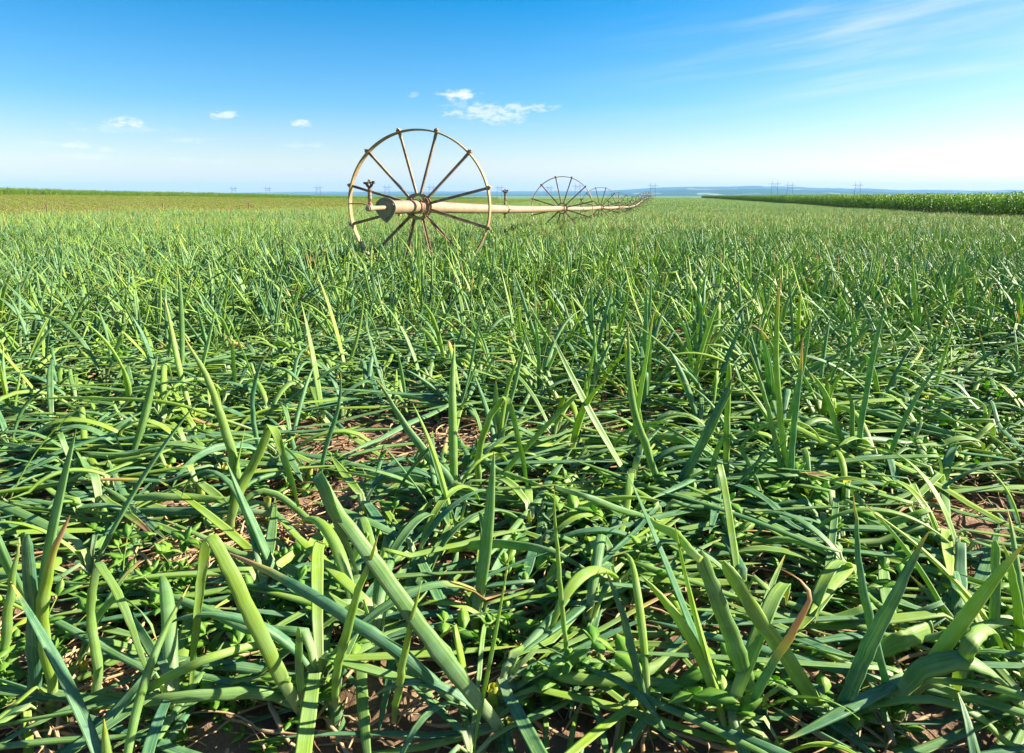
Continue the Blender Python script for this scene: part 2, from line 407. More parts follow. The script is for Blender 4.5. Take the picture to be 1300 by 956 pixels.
# pipe sections, one mesh per length between couplings
start = axis_pt(6.63); start[2] = hubs[0][2]+0.004
pts = [start]+hubs
mids = []
for k in range(len(hubs)):
    a = pts[k]; b = pts[k+1]
    p = MB()
    nseg = 2
    sag = 0.0 if k == 0 else 0.03
    line = []
    for i in range(9):
        f = i/8; q = a*(1-f)+b*f; q[2] -= sag*4*f*(1-f); line.append(q-base)
    p.tube(line, PIPE_R, 28 if k < 4 else 12)
    p.build('pipe', M_pipe, root)
    if k > 0:
        # coupling band and sprinkler
        f = 0.39; q = a*(1-f)+b*f; q[2] -= sag*4*f*(1-f); mids.append((q, k))
def sprinkler(q, k, big=False):
    """riser clamped round the pipe, with an impact head of forked arms"""
    Ld = np.array([A_[1], -A_[0], 0]); up = np.array([0, 0, 1.]); q = q-base
    m = MB()
    d = A_
    if not big:
        n = 20; pp = [q+(PIPE_R+.004)*(math.cos(2*math.pi*i/n)*up+math.sin(2*math.pi*i/n)*Ld) for i in range(n)]
        m.tube(pp, .009, 6, closed=True)
        for s_ in (-1, 1): m.box(q+Ld*.085*s_-up*.0, Ld*.02, A_*.02, up*.006)
        m.tube([q+up*PIPE_R, q+up*(PIPE_R+.03)], .017, 10)
        m.tube([q-up*PIPE_R, q-up*(PIPE_R+.05)], .016, 10); m.tube([q-up*(PIPE_R+.05), q-up*(PIPE_R+.075)], .022, 8)
        b0 = q+up*(PIPE_R+.02)
        H = .14
    else:
        b0 = q; H = .13
    m.tube([b0, b0+up*.03, b0+up*(.035), b0+up*.06, b0+up*.065, b0+up*H], [.021, .021, .015, .015, .019, .016], 12)
    s = m.build('sprinkler', M_rust, root)
    hd = MB(); t0 = b0+up*H
    hd.tube([t0, t0+up*.012, t0+up*.018, t0+up*.05], [.024, .024, .015, .014], 12)
    hd.tube([t0+up*.035, t0+up*.05+Ld*.02, t0+up*.07+Ld*.036], [.013, .012, .008], 8)        # nozzle
    hd.tube([t0+up*.035, t0+up*.052-Ld*.02, t0+up*.07-Ld*.036], [.013, .011, .007], 8)
    for s_ in (-1, 1):
        hd.tube([t0+up*.04+A_*.012*s_, t0+up*.06+A_*.03*s_, t0+up*.085+A_*.022*s_, t0+up*.095], .006, 6)
    hd.tube([t0+up*.088, t0+up*.104], .012, 8)
    hd.tube([t0+up*.075-Ld*.04, t0+up*.078+Ld*.045], .006, 6)          # impact arm
    hd.box(t0+up*.08+Ld*.042, Ld*.012, A_*.012, up*.012); hd.box(t0+up*.074-Ld*.038, Ld*.014, A_*.01, up*.01)
    hd.build('sprinkler_head', M_brass, s)
for q, k in mids: sprinkler(q, k)
# end plate with plug, small feed pipe and the first sprinkler
pl = MB(); out_ = []
for i in range(25):
    t = R(-20+220*i/24); out_.append((.105*math.cos(t), .095*math.sin(t)))
for i in range(1, 6):
    t = i/6; out_.append((-.100*(1-t)-.0*t, -.03-.11*t-.016*math.sin(math.pi*t)))
out_.append((0.0, -.145))
for i in range(1, 6):
    t = i/6; out_.append((.100*t, -.145+.11*t-.016*math.sin(math.pi*t)))
pl.prism(out_, .014)
pl.prism([(x*.72, z*.72-.004) for x, z in out_], -.012)
for a in (R(25), R(155), R(-90)):
    e = np.array([math.cos(a)*.088, 0, math.sin(a)*(.07 if a > 0 else .118)])
    pl.tube([e+np.array([0, -.016, 0]), e+np.array([0, .03, 0])], .011, 6)
pe = pl.build('end_plate', M_plate, root, tuple(start-base-A_*.014), smooth=False); pe.rotation_euler = (0, 0, AXROT)
fd = MB(); L = .36
fd.tube([(0, -.012, 0), (0, -L, 0)], .021, 14); fd.tube([(0, -L+.05, 0), (0, -L-.035, 0)], .028, 10); fd.tube([(0, -L-.035, 0), (0, -L-.05, 0)], .02, 6)
fdo = fd.build('feed_pipe', M_pipe, pe)
lv = MB(); lv.tube([(-.0, -L-.02, .03), (-.05, -L-.06, .045), (-.16, -L-.09, .042)], .006, 6); lv.build('lever', M_rust, pe)
sprinkler(start-A_*(L-.01+.014)+np.array([0, 0, .018]), 0, big=True)
tw = MB(); tw.box(hubs[0]-base-A_*.55+np.array([0,0,-PIPE_R-.006]), A_*.02, np.array([A_[1],-A_[0],0])*.012, np.array([0,0,.01])); tw.build('drain_plug', M_rust, root)

# ------------------------------------------------------------------ leaves
class LB:
    """batch of leaf tubes with per-vertex data (random, along, dryness)"""
    def __init__(s): s.V = []; s.F = []; s.C = []; s.A = []; s.n = 0
    def leaf(s, P, w, flat, rnd, dry, m=7, side=None, twist=0.0, pale=0.0, crease=-1.0):
        # crease: -1 round and hollow, +0.3 pressed flat with a trough along one side
        P = np.asarray(P, float); L = len(P)
        T = np.gradient(P, axis=0); T /= np.linalg.norm(T, axis=1)[:, None]+1e-9
        if side is None:
            hz_ = P[-1]-P[0]; hz_[2] = 0
            if np.linalg.norm(hz_) < 1e-4: hz_ = np.array([1., 0, 0])
            side = np.cross(unit(hz_), (0, 0, 1))
        S = side[None]-T*(T@side)[:, None]; S /= np.linalg.norm(S, axis=1)[:, None]+1e-9
        B = np.cross(T, S)
        if twist:
            t = np.linspace(0, twist, L)[:, None]; S, B = S*np.cos(t)+B*np.sin(t), B*np.cos(t)-S*np.sin(t)
        th = np.arange(m)*2*math.pi/m; sn = np.sin(th); sn = np.where(sn < 0, sn*(-crease), sn)
        w = np.asarray(w)[:, None, None]; flat = np.broadcast_to(np.asarray(flat, float), (L,))[:, None, None]
        V = P[:, None]+w*(np.cos(th)[None, :, None]*S[:, None]+flat*sn[None, :, None]*B[:, None])
        s.V.append(V.reshape(-1, 3))
        i = np.arange(L-1)[:, None]*m; k = np.arange(m)[None]; k2 = (k+1) % m
        F = np.stack([i+k, i+k2, i+m+k2, i+m+k], -1).reshape(-1, 4)+s.n
        s.F.append(F)
        t = np.linspace(0, 1, L)
        C = np.empty((L, m, 4)); C[..., 0] = rnd; C[..., 1] = t[:, None]; C[..., 2] = dry; C[..., 3] = pale
        s.C.append(C.reshape(-1, 4)); s.A.append(np.broadcast_to(np.arange(m)/m, (L, m)).reshape(-1))
        s.n += L*m
    def arrays(s): return np.concatenate(s.V), np.concatenate(s.F), np.concatenate(s.C), np.concatenate(s.A)
    def mesh(s, name, m):
        V, F, C, A = s.arrays()
        return make_mesh(name, V, F, m, True, {'lf': ('FLOAT_COLOR', C), 'ang': ('FLOAT', A)})

def leafmat(name, ca, cb, cdry, trans, tcol, spec=0.4, rough=0.42, palebase=(0.42, 0.50, 0.26), stripe=0.35, bloom=0.26):
    m, N, o = mat(name)
    at = N.n('ShaderNodeAttribute', attribute_name='lf'); sc_ = N.n('ShaderNodeSeparateColor'); N.link(at.outputs['Color'], sc_.inputs[0])
    rnd, t, dry = sc_.outputs; an = N.n('ShaderNodeAttribute', attribute_name='ang').outputs['Fac']
    oi = N.n('ShaderNodeObjectInfo').outputs['Random']
    tcn = N.n('ShaderNodeTexCoord'); P = tcn.outputs['Object']
    r2 = N.m('FRACT', N.m('ADD', rnd, N.m('MULTIPLY', oi, 0.37)))
    pos = N.n('ShaderNodeNewGeometry').outputs['Position']
    patch = N.m('MULTIPLY', N.m('SUBTRACT', N.noise(pos, 0.22, 3, 0.6), 0.5), 0.9)       # greener and yellower patches of the field
    r3 = N.m('ADD', N.m('POWER', r2, 1.35), patch, clamp=True)
    base = N.mix(r3, ca, cb)
    n1 = N.noise(P, 28, 4, 0.6)
    base = N.mix(N.m('MULTIPLY', N.maprange(n1, 0.35, 0.7), bloom), base, (0.30, 0.45, 0.32))
    # fine veins running up the leaf
    cv = N.n('ShaderNodeCombineXYZ'); N.link(N.m('MULTIPLY', N.m('ADD', an, rnd), 34.0), cv.inputs[0]); N.link(N.m('MULTIPLY', t, 2.2), cv.inputs[1]); N.link(N.m('MULTIPLY', rnd, 9.0), cv.inputs[2])
    vein = N.noise(cv.outputs[0], 1.0, 3, 0.6)
    base = N.mix(N.m('MULTIPLY', N.maprange(vein, 0.45, 0.7), stripe), base, tuple(min(1, x*1.9) for x in cb))
    blot = N.noise(P, 95, 3, 0.6)
    base = N.mix(N.m('MULTIPLY', N.maprange(blot, 0.62, 0.72), 0.3), base, (0.36, 0.36, 0.17))
    if palebase: base = N.mix(N.m('MULTIPLY', N.maprange(t, 0.20, 0.0), 0.75), base, palebase)
    # yellow then brown tips
    tt = N.m('ADD', N.m('SUBTRACT', N.m('ADD', t, dry), 1.0), N.m('MULTIPLY', N.m('SUBTRACT', n1, 0.5), 0.16))
    base = N.mix(N.maprange(tt, -0.14, 0.02), base, (0.42, 0.40, 0.09))
    base = N.mix(N.maprange(tt, -0.01, 0.09), base, N.mix(n1, cdry, (0.50, 0.36, 0.20)))
    bs = N.n('ShaderNodeBsdfPrincipled'); N.link(base, bs.inputs['Base Color']); bs.inputs['Roughness'].default_value = rough; bs.inputs['Specular IOR Level'].default_value = spec
    bp = N.n('ShaderNodeBump'); bp.inputs['Strength'].default_value = 0.35; bp.inputs['Distance'].default_value = 0.0015; N.link(vein, bp.inputs['Height']); N.link(bp.outputs[0], bs.inputs['Normal'])
    tr = N.n('ShaderNodeBsdfTranslucent'); N.link(N.mix(1.0, base, tcol, 'MULTIPLY'), tr.inputs[0])
    mx = N.n('ShaderNodeMixShader'); mx.inputs[0].default_value = trans; N.link(bs.outputs[0], mx.inputs[1]); N.link(tr.outputs[0], mx.inputs[2])
    N.link(mx.outputs[0], o.inputs[0]); return m
M_onion = leafmat('onion_leaf', (0.046, 0.165, 0.088), (0.255, 0.375, 0.026), (0.40, 0.23, 0.09), 0.33, (1.75, 1.75, 0.55), 0.3, 0.5)
M_maize = leafmat('maize_leaf', (0.13, 0.25, 0.022), (0.26, 0.38, 0.035), (0.40, 0.28, 0.12), 0.52, (1.8, 1.8, 0.5), 0.35, 0.4, None, 0.25, 0.05)
M_bean = leafmat('bean_leaf', (0.20, 0.30, 0.03), (0.33, 0.40, 0.05), (0.35, 0.22, 0.1), 0.4, (1.6, 1.7, 0.6), 0.3, 0.5, None, 0.0, 0.05)
M_weed = leafmat('weed_leaf', (0.12, 0.27, 0.03), (0.24, 0.40, 0.05), (0.45, 0.25, 0.10), 0.42, (1.6, 1.8, 0.6), 0.35, 0.45, None, 0.0, 0.05)

def leafw(n, w, tip=0.06, blunt=False):
    t = np.linspace(0, 1, n)
    p = np.interp(t, [0, .12, .35, .6, .85, .96, 1], [.62, .8, 1, .92, .52, .22, tip])
    if blunt: p = np.interp(t, [0, .12, .35, .8, .97, 1], [.62, .8, 1, .9, .72, .25])
    return w*p

def grow(p0, azim, el0, length, n, droop, rg, kink=None, kang=0.0, floor=0.01, wander=0.05, zt=None):
    """leaf path in local coordinates; stays above the floor, creeping along it once down"""
    P = [np.array(p0, float)]; el = el0; a = azim; ds = length/(n-1)
    w = rg.normal(0, wander)
    for i in range(1, n):
        t = i/(n-1)
        el -= droop*ds*(0.4+1.6*t); a += rg.normal(0, wander*.6)+w*.35
        if kink is not None and abs(t-kink) < .5/(n-1): el -= kang
        el = max(el, -1.45)
        d = np.array([math.cos(el)*math.cos(a), math.cos(el)*math.sin(a), math.sin(el)])
        q = P[-1]+d*ds
        if q[2] < floor:
            q[2] = floor+rg.uniform(0, .004); el = max(el, rg.normal(0.02, .08))
        P.append(q)
    return np.array(P)

def plant(b, rg, lodge=0.1, fdir=0.0, scale=1.0, nl=None, seg=13, m=7, lift=0.0, dryp=0.03, straw=3, wk=1.0):
    """one onion plant: pale neck and a fan of hollow leaves, upright or fallen over"""
    nl = nl or rg.integers(7, 11)
    th0 = rg.uniform(0, math.pi)
    if m >= 5:
        lean = rg.uniform(0, .25); la = rg.uniform(0, 6.28)
        nk = np.array([[0, 0, -.02], [0, 0, .0], [.01*math.cos(la), .01*math.sin(la), .04], [lean*.09*math.cos(la), lean*.09*math.sin(la), .09]])
        b.leaf(nk*scale, np.array([.018, .022, .011, .008])*scale, 1.0, rg.random(), 0.0, m=8, side=np.array([1., 0, 0]), pale=1.0)
    for i in range(nl):
        low = rg.random() < lodge
        a = th0+(math.pi if i % 2 else 0)+rg.normal(0, .45)
        Ln = rg.uniform(.28, .54)*scale*(1.0 if i < nl*.7 else .7)
        w = rg.uniform(.0066, .0125)*scale*wk
        z0 = rg.uniform(.03, .09)*scale
        tw = rg.normal(0, .5); dry = rg.uniform(-.1, .04)
        if rg.random() < dryp: dry = rg.uniform(.15, .45)
        if low:
            a = fdir+rg.normal(0, .75)+(math.pi if rg.random() < .2 else 0)
            el0 = rg.uniform(.25, 1.2); fl = rg.uniform(.35, .7)
            Ln *= rg.uniform(1.0, 1.25)
            if rg.random() < .82:                    # snapped near the neck, then lying straight
                k_ = rg.uniform(.05, .26); P = grow((0, 0, z0), a, el0+.2, Ln, seg, rg.uniform(.0, .8), rg, kink=k_, kang=el0+.2+rg.uniform(.0, .5), floor=rg.uniform(.008, .10)+lift, wander=.015)
            else: P = grow((0, 0, z0), a, el0, Ln, seg, rg.uniform(3.0, 7.5), rg, floor=rg.uniform(.008, .10)+lift)
        else:
            el0 = R(rg.triangular(35, 72, 90)); fl = rg.uniform(.5, .95)
            if rg.random() < .24: P = grow((0, 0, z0), a, el0, Ln, seg, .5, rg, kink=rg.uniform(.45, .8), kang=rg.uniform(1.0, 2.6)); fl = .5
            else: P = grow((0, 0, z0), a, el0, Ln, seg, rg.uniform(-.6, 2.6), rg)
        b.leaf(P, leafw(seg, w), fl, rg.random(), dry, m=m, twist=tw, crease=(-1.0 if m < 6 else rg.choice([-1., -.3, .25, .4])))
    if m >= 5:
        for i in range(rg.integers(0, straw)):           # withered outer leaves, thin and curled on the soil
            P = grow((0, 0, .03), rg.uniform(0, 6.28), rg.uniform(-.2, .9), rg.uniform(.15, .34), 10, 7, rg, wander=.45)
            b.leaf(P, leafw(10, rg.uniform(.002, .0045)), .35, rg.random(), 1.3, m=5, twist=rg.normal(0, 3))

# ---- onion positions: rows along (ROW,1)
def rowgrid(y0, y1, rs, ps, u0, u1, jit=.35, seed=1, wedge=0.86, marg=1.6):
    rg = np.random.default_rng(seed)
    us = np.arange(u0, u1, rs); ys = np.arange(y0, y1, ps)
    U, Y = np.meshgrid(us, ys); U = U.ravel(); Y = Y.ravel()
    U = U+rg.normal(0, rs*jit*.45, U.shape); Y = Y+rg.uniform(-ps*.5, ps*.5, Y.shape)
    X = U+ROW*Y
    k = (np.abs(X) < wedge*Y+marg)
    return X[k], Y[k]
gaps = []
def gpt(px, py, z=0.0):
    d = raydir(px, py); s = (z-CAM_H)/d[2]; return np.array([d[0]*s, d[1]*s, z])
for px, py, r in [(325,700,.19),(360,690,.13),(230,860,.12),(450,640,.10),(260,735,.10),(560,585,.10),(470,575,.10),(1240,640,.07),(1000,640,.05),(140,840,.08),(620,560,.10),(780,560,.10),(60,600,.08)]:
    g = gpt(px, py); gaps.append((g[0], g[1], r*1.45))
X, Y = rowgrid(.78, 15, .25, .105, -19.8, 24, seed=3, marg=1.3)
keep = np.ones(len(X), bool)
for gx_, gy_, r in gaps: keep &= np.hypot(X-gx_, Y-gy_) > r
# a strip along the bed where the plants have thinned out
keep &= ~((Y < 3.0) & (rng.random(len(X)) < .22))
X, Y = X[keep], Y[keep]
vis = (np.abs(X) < .745*Y+.05) & (Y > .95)
order = np.argsort(np.where(vis, np.hypot(X, Y), 1e9))

def lodge_at(x, y):
    n = float(vnoise(np.array([x]), np.array([y]), .9, 12)[0])
    base_ = np.interp(y, [1, 2.4, 3.2, 4.5, 7, 14], [.80, .90, .84, .62, .36, .14])
    base_ += .18*np.interp(x/y, [-.7, 0, .7], [1, 0, -.6])
    return float(np.clip(base_+(n-.5)*.5, .03, .97))
def fall_at(x, y):
    n = float(vnoise(np.array([x]), np.array([y]), .8, 17)[0])
    w = float(np.clip((-.12-x/max(y, .5))*3, 0, 1))*float(np.clip((3.2-y)*1.5, 0, 1))
    return ((0.15 if n > .5 else math.pi-.1)+(n-.5)*2.2)*(1-w)+(math.pi+(n-.5)*.5)*w

# ---- hero plants, traced leaf by leaf from the place they stand in
def pt_ray(px, py, yy):
    d = raydir(px, py); s = yy/d[1]; return np.array([d[0]*s, yy, CAM_H+d[2]*s])
def catmull(P, n):
    P = np.asarray(P, float); Q = np.vstack([2*P[0]-P[1], P, 2*P[-1]-P[-2]]); out = []
    seg = np.linalg.norm(np.diff(P, axis=0), axis=1); cum = np.r_[0, np.cumsum(seg)]
    for s in np.linspace(0, cum[-1]-1e-7, n):
        i = int(np.searchsorted(cum, s, side='right')-1); i = min(i, len(seg)-1); t = (s-cum[i])/seg[i]
        p0, p1, p2, p3 = Q[i], Q[i+1], Q[i+2], Q[i+3]
        out.append(.5*((2*p1)+(-p0+p2)*t+(2*p0-5*p1+4*p2-p3)*t*t+(-p0+3*p1-3*p2+p3)*t**3))
    return np.array(out)
def up(base, *pts):
    """upright leaf: base (px,py,z) on the ground, then (px,py,dy) on the same standing distance plus dy"""
    b = gpt(*base); out = [b]
    for px, py, dy in pts: out.append(pt_ray(px, py, b[1]+dy))
    return out
def lie(*pts): return [gpt(*p) for p in pts]
def fold(*pts): return ('fold', pts)
HERO = [
 ('onion plant with one broad leaf folded into a sharp peak at the bottom left', [
   (up((385,905,.06),(345,830,-.02),(305,750,-.03),(268,676,-.02)), .0125, .30, .85, .03, True),
   (fold((262,682,.03),(254,740,.05),(247,810,.06),(240,905,.06)), .0062, .5, .35, .0, True),
   (lie((400,905,.05),(330,880,.10),(210,890,.12),(120,905,.06)), .010, .5, .6, .0, False)]),
 ('onion plant whose widest leaf slants from the bottom centre up to a folded tip', [
   (up((640,930,.05),(580,850,-.02),(500,740,-.02),(440,655,0),(410,598,.03)), .0135, .28, .30, .0, True),
   (fold((416,606,-.02),(428,635,-.03),(447,682,-.03),(463,724,-.03)), .0062, .4, .95, .0, True),
   (up((610,925,.05),(585,840,.08),(540,780,.10),(500,730,.12)), .009, .5, .5, .0, False)]),
 ('onion plant with a thick leaf ending in a yellow point above the soil patch', [
   (lie((600,905,.05),(545,855,.16),(450,785,.24),(360,728,.26),(296,697,.24)), .0105, .6, .9, .20, False)]),
 ('onion plant with a slim spear standing up at the bottom left of centre', [
   (up((425,905,.04),(430,850,-.03),(455,765,-.06),(487,675,-.08)), .0080, .75, .75, .05, False),
   (up((500,915,.04),(507,845,-.05),(518,790,-.06),(532,735,-.06)), .0070, .75, .9, .02, False)]),
 ('onion plant with the brightest upright leaf by the left edge', [
   (up((38,905,.04),(40,800,-.02),(36,720,-.03),(35,672,-.03)), .0120, .6, .98, .03, True),
   (up((2,860,.04),(12,780,.0),(20,720,.0),(22,690,.0)), .0080, .6, .6, .0, False)]),
 ('onion plant with a brown split tip bent beside the left edge', [
   (up((68,905,.04),(56,810,-.02),(58,740,-.03),(70,690,-.04),(85,655,-.04)), .0100, .6, .7, .18, False),
   (up((120,905,.04),(122,850,.0),(112,780,.02),(118,713,.02)), .0080, .6, .4, .0, True),
   (fold((122,716,-.02),(140,745,-.05),(160,785,-.07),(188,850,-.08)), .0085, .5, .88, .0, True)]),
 ('onion plant with a hooped leaf arching beside the sandy gap', [
   (up((98,860,.04),(115,800,.02),(150,757,.0),(185,775,-.04),(206,815,-.06)), .0065, .5, .3, .0, False),
   (lie((160,905,.06),(200,865,.14),(260,835,.18),(330,815,.16),(400,835,.10)), .0075, .5, .8, .0, False)]),
 ('onion plant with a white neck rooted in the bare soil patch', [
   (up((290,690,.0),(292,668,.0),(298,640,.0),(300,600,0),(285,540,.0),(262,480,.0),(232,428,.02)), .0125, .65, .55, .0, False),
   (up((290,690,.01),(296,650,.0),(312,610,.02),(330,570,.02),(340,541,.02)), .0130, .45, .7, .0, True),
   (fold((346,549,-.02),(355,575,-.04),(366,610,-.05),(374,645,-.05)), .0110, .4, .25, .0, True),
   (up((290,690,.01),(305,640,.03),(350,625,.06),(430,700,.0),(470,780,-.1)), .0095, .6, .4, .05, False)]),
 ('onion plant with an S-shaped leaf rising above the fallen bundle', [
   (up((338,600,.04),(326,560,0),(320,510,0),(330,470,0),(346,443,0)), .0080, .8, .9, .05, False),
   (up((405,615,.04),(412,570,0),(428,520,0),(433,472,0)), .0070, .8, .8, .02, False)]),
 ('onion plant with a straight thick leaf leaning right of a brown dead one', [
   (up((600,660,.03),(575,615,0),(530,560,0),(477,480,.05)), .0120, .6, .35, .0, False),
   (up((600,660,.03),(565,630,0),(520,612,0),(430,598,.05)), .0070, .6, .6, .0, False)]),
 ('onion plant with a leaf doubled over like a hairpin in the centre', [
   (up((612,640,.03),(606,585,0),(618,535,0),(641,503,0)), .0100, .45, .6, .0, True),
   (fold((645,508,-.02),(655,540,-.04),(664,590,-.05),(672,640,-.05)), .0095, .45, .2, .0, True),
   (up((612,640,.03),(640,600,0),(690,545,0),(735,500,0)), .008, .6, .5, .0, True)]),
 ('onion plant with a tall blue-green leaf curving up right of centre', [
   (up((850,645,.03),(825,575,0),(803,510,0),(793,405,.05)), .0110, .75, .3, .0, False),
   (up((845,645,.03),(870,600,0),(900,540,0),(930,475,0)), .0125, .4, .85, .0, False),
   (up((850,650,.03),(880,590,0.0),(915,520,0),(936,480,0)), .0085, .4, .2, .0, False)]),
 ('onion plant with a stiff blunt leaf standing bolt upright', [
   (up((922,640,.03),(922,590,0),(925,520,0),(926,457,0)), .0090, .7, .75, .0, True),
   (up((900,640,.03),(905,590,0),(918,555,0),(935,560,-.02),(975,640,-.1)), .0085, .5, .5, .02, False)]),
 ('onion plant with the tallest leaf, dried orange at its tip', [
   (up((1003,640,.03),(1000,600,0),(992,520,0),(986,440,0),(992,348,0)), .0085, .8, .5, .10, False),
   (up((1001,640,.03),(1004,560,0),(1012,490,0),(1016,428,0)), .0090, .7, .95, .12, False),
   (up((1001,640,.03),(985,560,0),(968,490,0),(950,440,0)), .0070, .7, .4, .0, False)]),
 ('onion plant with a long dark leaf leaning right near the right edge', [
   (up((1092,600,.03),(1095,540,0),(1112,450,0),(1131,370,0)), .0095, .75, .1, .0, False),
   (up((1092,600,.03),(1070,560,0),(1050,500,0),(1030,470,0)), .0110, .5, .5, .0, False),
   (up((1092,600,.03),(1080,550,0),(1078,505,0),(1060,470,0)), .0085, .5, .5, .0, False)]),
 ('onion plant with paired broad leaves slanting through the bottom right of centre', [
   (up((965,905,.04),(945,850,-.03),(920,780,-.04),(893,703,-.04)), .0145, .35, .3, .0, True),
   (up((1055,915,.04),(1015,858,-.02),(965,785,-.02),(912,707,.0)), .0130, .35, .65, .0, True),
   (lie((892,708,.40),(862,683,.36),(832,668,.30),(812,655,.24)), .0085, .6, .8, .0, False)]),
 ('onion plant with a hooked orange dry tip at the bottom right', [
   (up((945,915,.04),(968,858,-.05),(1000,805,-.06),(1020,768,-.06),(1026,745,-.06),(1010,725,-.04),(985,712,-.02)), .0075, .65, .9, .42, False)]),
 ('onion plant with a broad bright spear at the lower right', [
   (up((1060,925,.04),(1088,850,-.03),(1130,765,-.05),(1181,670,-.06)), .0120, .6, .8, .0, False),
   (up((1135,905,.04),(1118,820,-.02),(1100,740,-.02),(1091,628,.0)), .0070, .8, .85, .0, False)]),
 ('onion plant with a thin pointed spike at the bottom centre', [
   (up((822,905,.04),(812,860,-.02),(795,790,-.03),(770,720,-.03)), .0070, .8, .9, .02, False)]),
 ('onion plant with a thin leaf arched over into a right angle', [
   (up((722,870,.04),(716,800,-.02),(708,700,-.02),(706,618,-.02)), .0045, .8, .7, .0, False),
   (lie((705,617,.33),(740,628,.33),(790,644,.28),(845,660,.20)), .0070, .6, .3, .0, False)]),
 ('onion plant fallen along the bottom with a long flat leaf bent up at its end', [
   (lie((640,800,.05),(730,803,.06),(810,806,.06),(880,803,.05)), .0090, .5, .6, .0, False),
   (lie((670,838,.08),(720,861,.10),(800,857,.10),(870,825,.10),(920,798,.08)), .0110, .45, .7, .0, False),
   (lie((900,712,.10),(862,708,.12),(815,730,.08),(770,765,.05),(728,795,.03)), .0050, .5, .5, 1.3, False)]),
 ('onion plant with a drooping leaf slung between two others by the right edge', [
   (up((1075,615,.12),(1100,645,-.1),(1130,682,-.16),(1180,706,-.16),(1235,700,-.12)), .0110, .5, .6, .0, False),
   (fold((1256,688,.0),(1230,715,-.03),(1180,745,-.06),(1135,770,-.08)), .0100, .45, .95, .0, True)]),
 ('onion plant with an upright blue-green leaf crossed by a bent one at the right edge', [
   (up((1265,860,.04),(1266,800,0),(1269,740,0),(1271,680,0)), .0090, .6, .2, .0, True),
   (up((1300,850,.04),(1296,770,-.02),(1290,720,-.02),(1280,688,-.02)), .0085, .6, .4, .0, False),
   (lie((1330,770,.14),(1250,790,.16),(1180,805,.14),(1110,822,.10)), .0095, .5, .3, .0, False)]),
 ('onion plant with a crushed leaf lying flat in the bottom right corner', [
   (lie((1100,830,.10),(1140,812,.14),(1175,800,.14),(1186,795,.12)), .0170, .3, .55, .0, True),
   (lie((1140,880,.10),(1180,850,.16),(1230,845,.18),(1285,880,.12)), .0170, .35, .3, .0, True),
   (lie((1215,870,.12),(1235,820,.22),(1262,800,.20),(1280,835,.12)), .0130, .4, .5, .0, False)]),
 ('onion plant collapsed to the left with a bundle of long parallel leaves', [
   (lie((340,640,.10),(260,632,.12),(190,630,.13),(112,633,.10)), .0105, .5, .5, .0, True),
   (lie((350,652,.08),(280,648,.10),(200,650,.10),(128,648,.08)), .0115, .5, .8, .0, True),
   (lie((330,628,.06),(240,655,.06),(120,668,.05),(0,664,.04)), .0090, .5, .2, .0, False),
   (lie((310,670,.03),(220,672,.04),(100,690,.04),(-20,690,.03)), .0085, .5, .6, .0, False)]),
 ('onion plant collapsed sideways with bright stems across the left side', [
   (lie((300,600,.05),(240,580,.10),(160,556,.12),(70,505,.16)), .0085, .6, .8, .0, False),
   (lie((320,545,.10),(220,512,.22),(120,504,.24),(40,505,.18)), .0060, .6, .85, .0, False),
   (lie((310,610,.04),(200,595,.08),(110,600,.06),(0,600,.05)), .0090, .5, .3, .0, False)]),
 ('onion plant lying towards the right with leaves fanned across the centre', [
   (lie((430,600,.06),(520,606,.12),(600,622,.12),(680,628,.08)), .0085, .5, .3, .0, False),
   (lie((420,625,.04),(500,608,.08),(580,590,.10),(655,580,.08)), .0085, .5, .6, .0, False),
   (lie((560,700,.05),(620,690,.14),(700,702,.15),(760,735,.08)), .0110, .5, .4, .0, False)]),
]
me_list = []
SHORT = ['the broad folded peak at the bottom left', 'the widest slanting leaf at the bottom centre', 'the thick yellow-pointed leaf', 'the slim spear left of bottom centre', 'the brightest leaf at the left edge', 'the brown split tip at the left edge', 'the hooped leaf at the bottom left', 'the white neck in the bare soil', 'the S-shaped leaf at left', 'the thick leaf by the brown one', 'the hairpin leaf in the centre', 'the tall curved blue-green leaf', 'the stiff blunt upright leaf', 'the tallest orange-tipped leaf', 'the dark leaf leaning right', 'the paired broad slanting leaves', 'the hooked orange dry tip', 'the broad bright lower-right spear', 'the thin bottom-centre spike', 'the thin right-angled leaf', 'the long flat leaf at the bottom', 'the slung leaf at the right edge', 'the crossed leaves at the right edge', 'the crushed leaf in the right corner', 'the collapsed bundle at left', 'the bright stems across the left', 'the fanned leaves at centre']
ORD = ['', 'second ', 'third ', 'fourth ', 'fifth ', 'sixth ', 'seventh ', 'eighth ', 'ninth ', 'tenth ', 'eleventh ', 'twelfth ', 'thirteenth ', 'fourteenth ', 'fifteenth ', 'sixteenth ', 'seventeenth ', 'eighteenth ']
used = {}
def where(x, y, look, what):
    ds = [math.hypot(h[0]-x, h[1]-y) for h in hero_spots]; i = int(np.argmin(ds)); h = hero_spots[i]; ax, ay = x-h[0], y-h[1]
    q = int(round(math.atan2(ay, ax)/(math.pi/4))) % 8; rel = ['right of ', 'behind right of ', 'behind ', 'behind left of ', 'left of ', 'in front left of ', 'in front of ', 'in front right of '][q]
    key = (look, rel, i, what); used[key] = used.get(key, 0)+1; k = used[key]-1
    o_ = ORD[min(k, 17)]
    return ('farther away ' if k >= 17 else 'nearest ' if k == 0 else o_+'nearest ')+look+' '+what+' '+rel+SHORT[i]
GRP = 'onion plants in the rows nearest the camera'
hero_spots = []
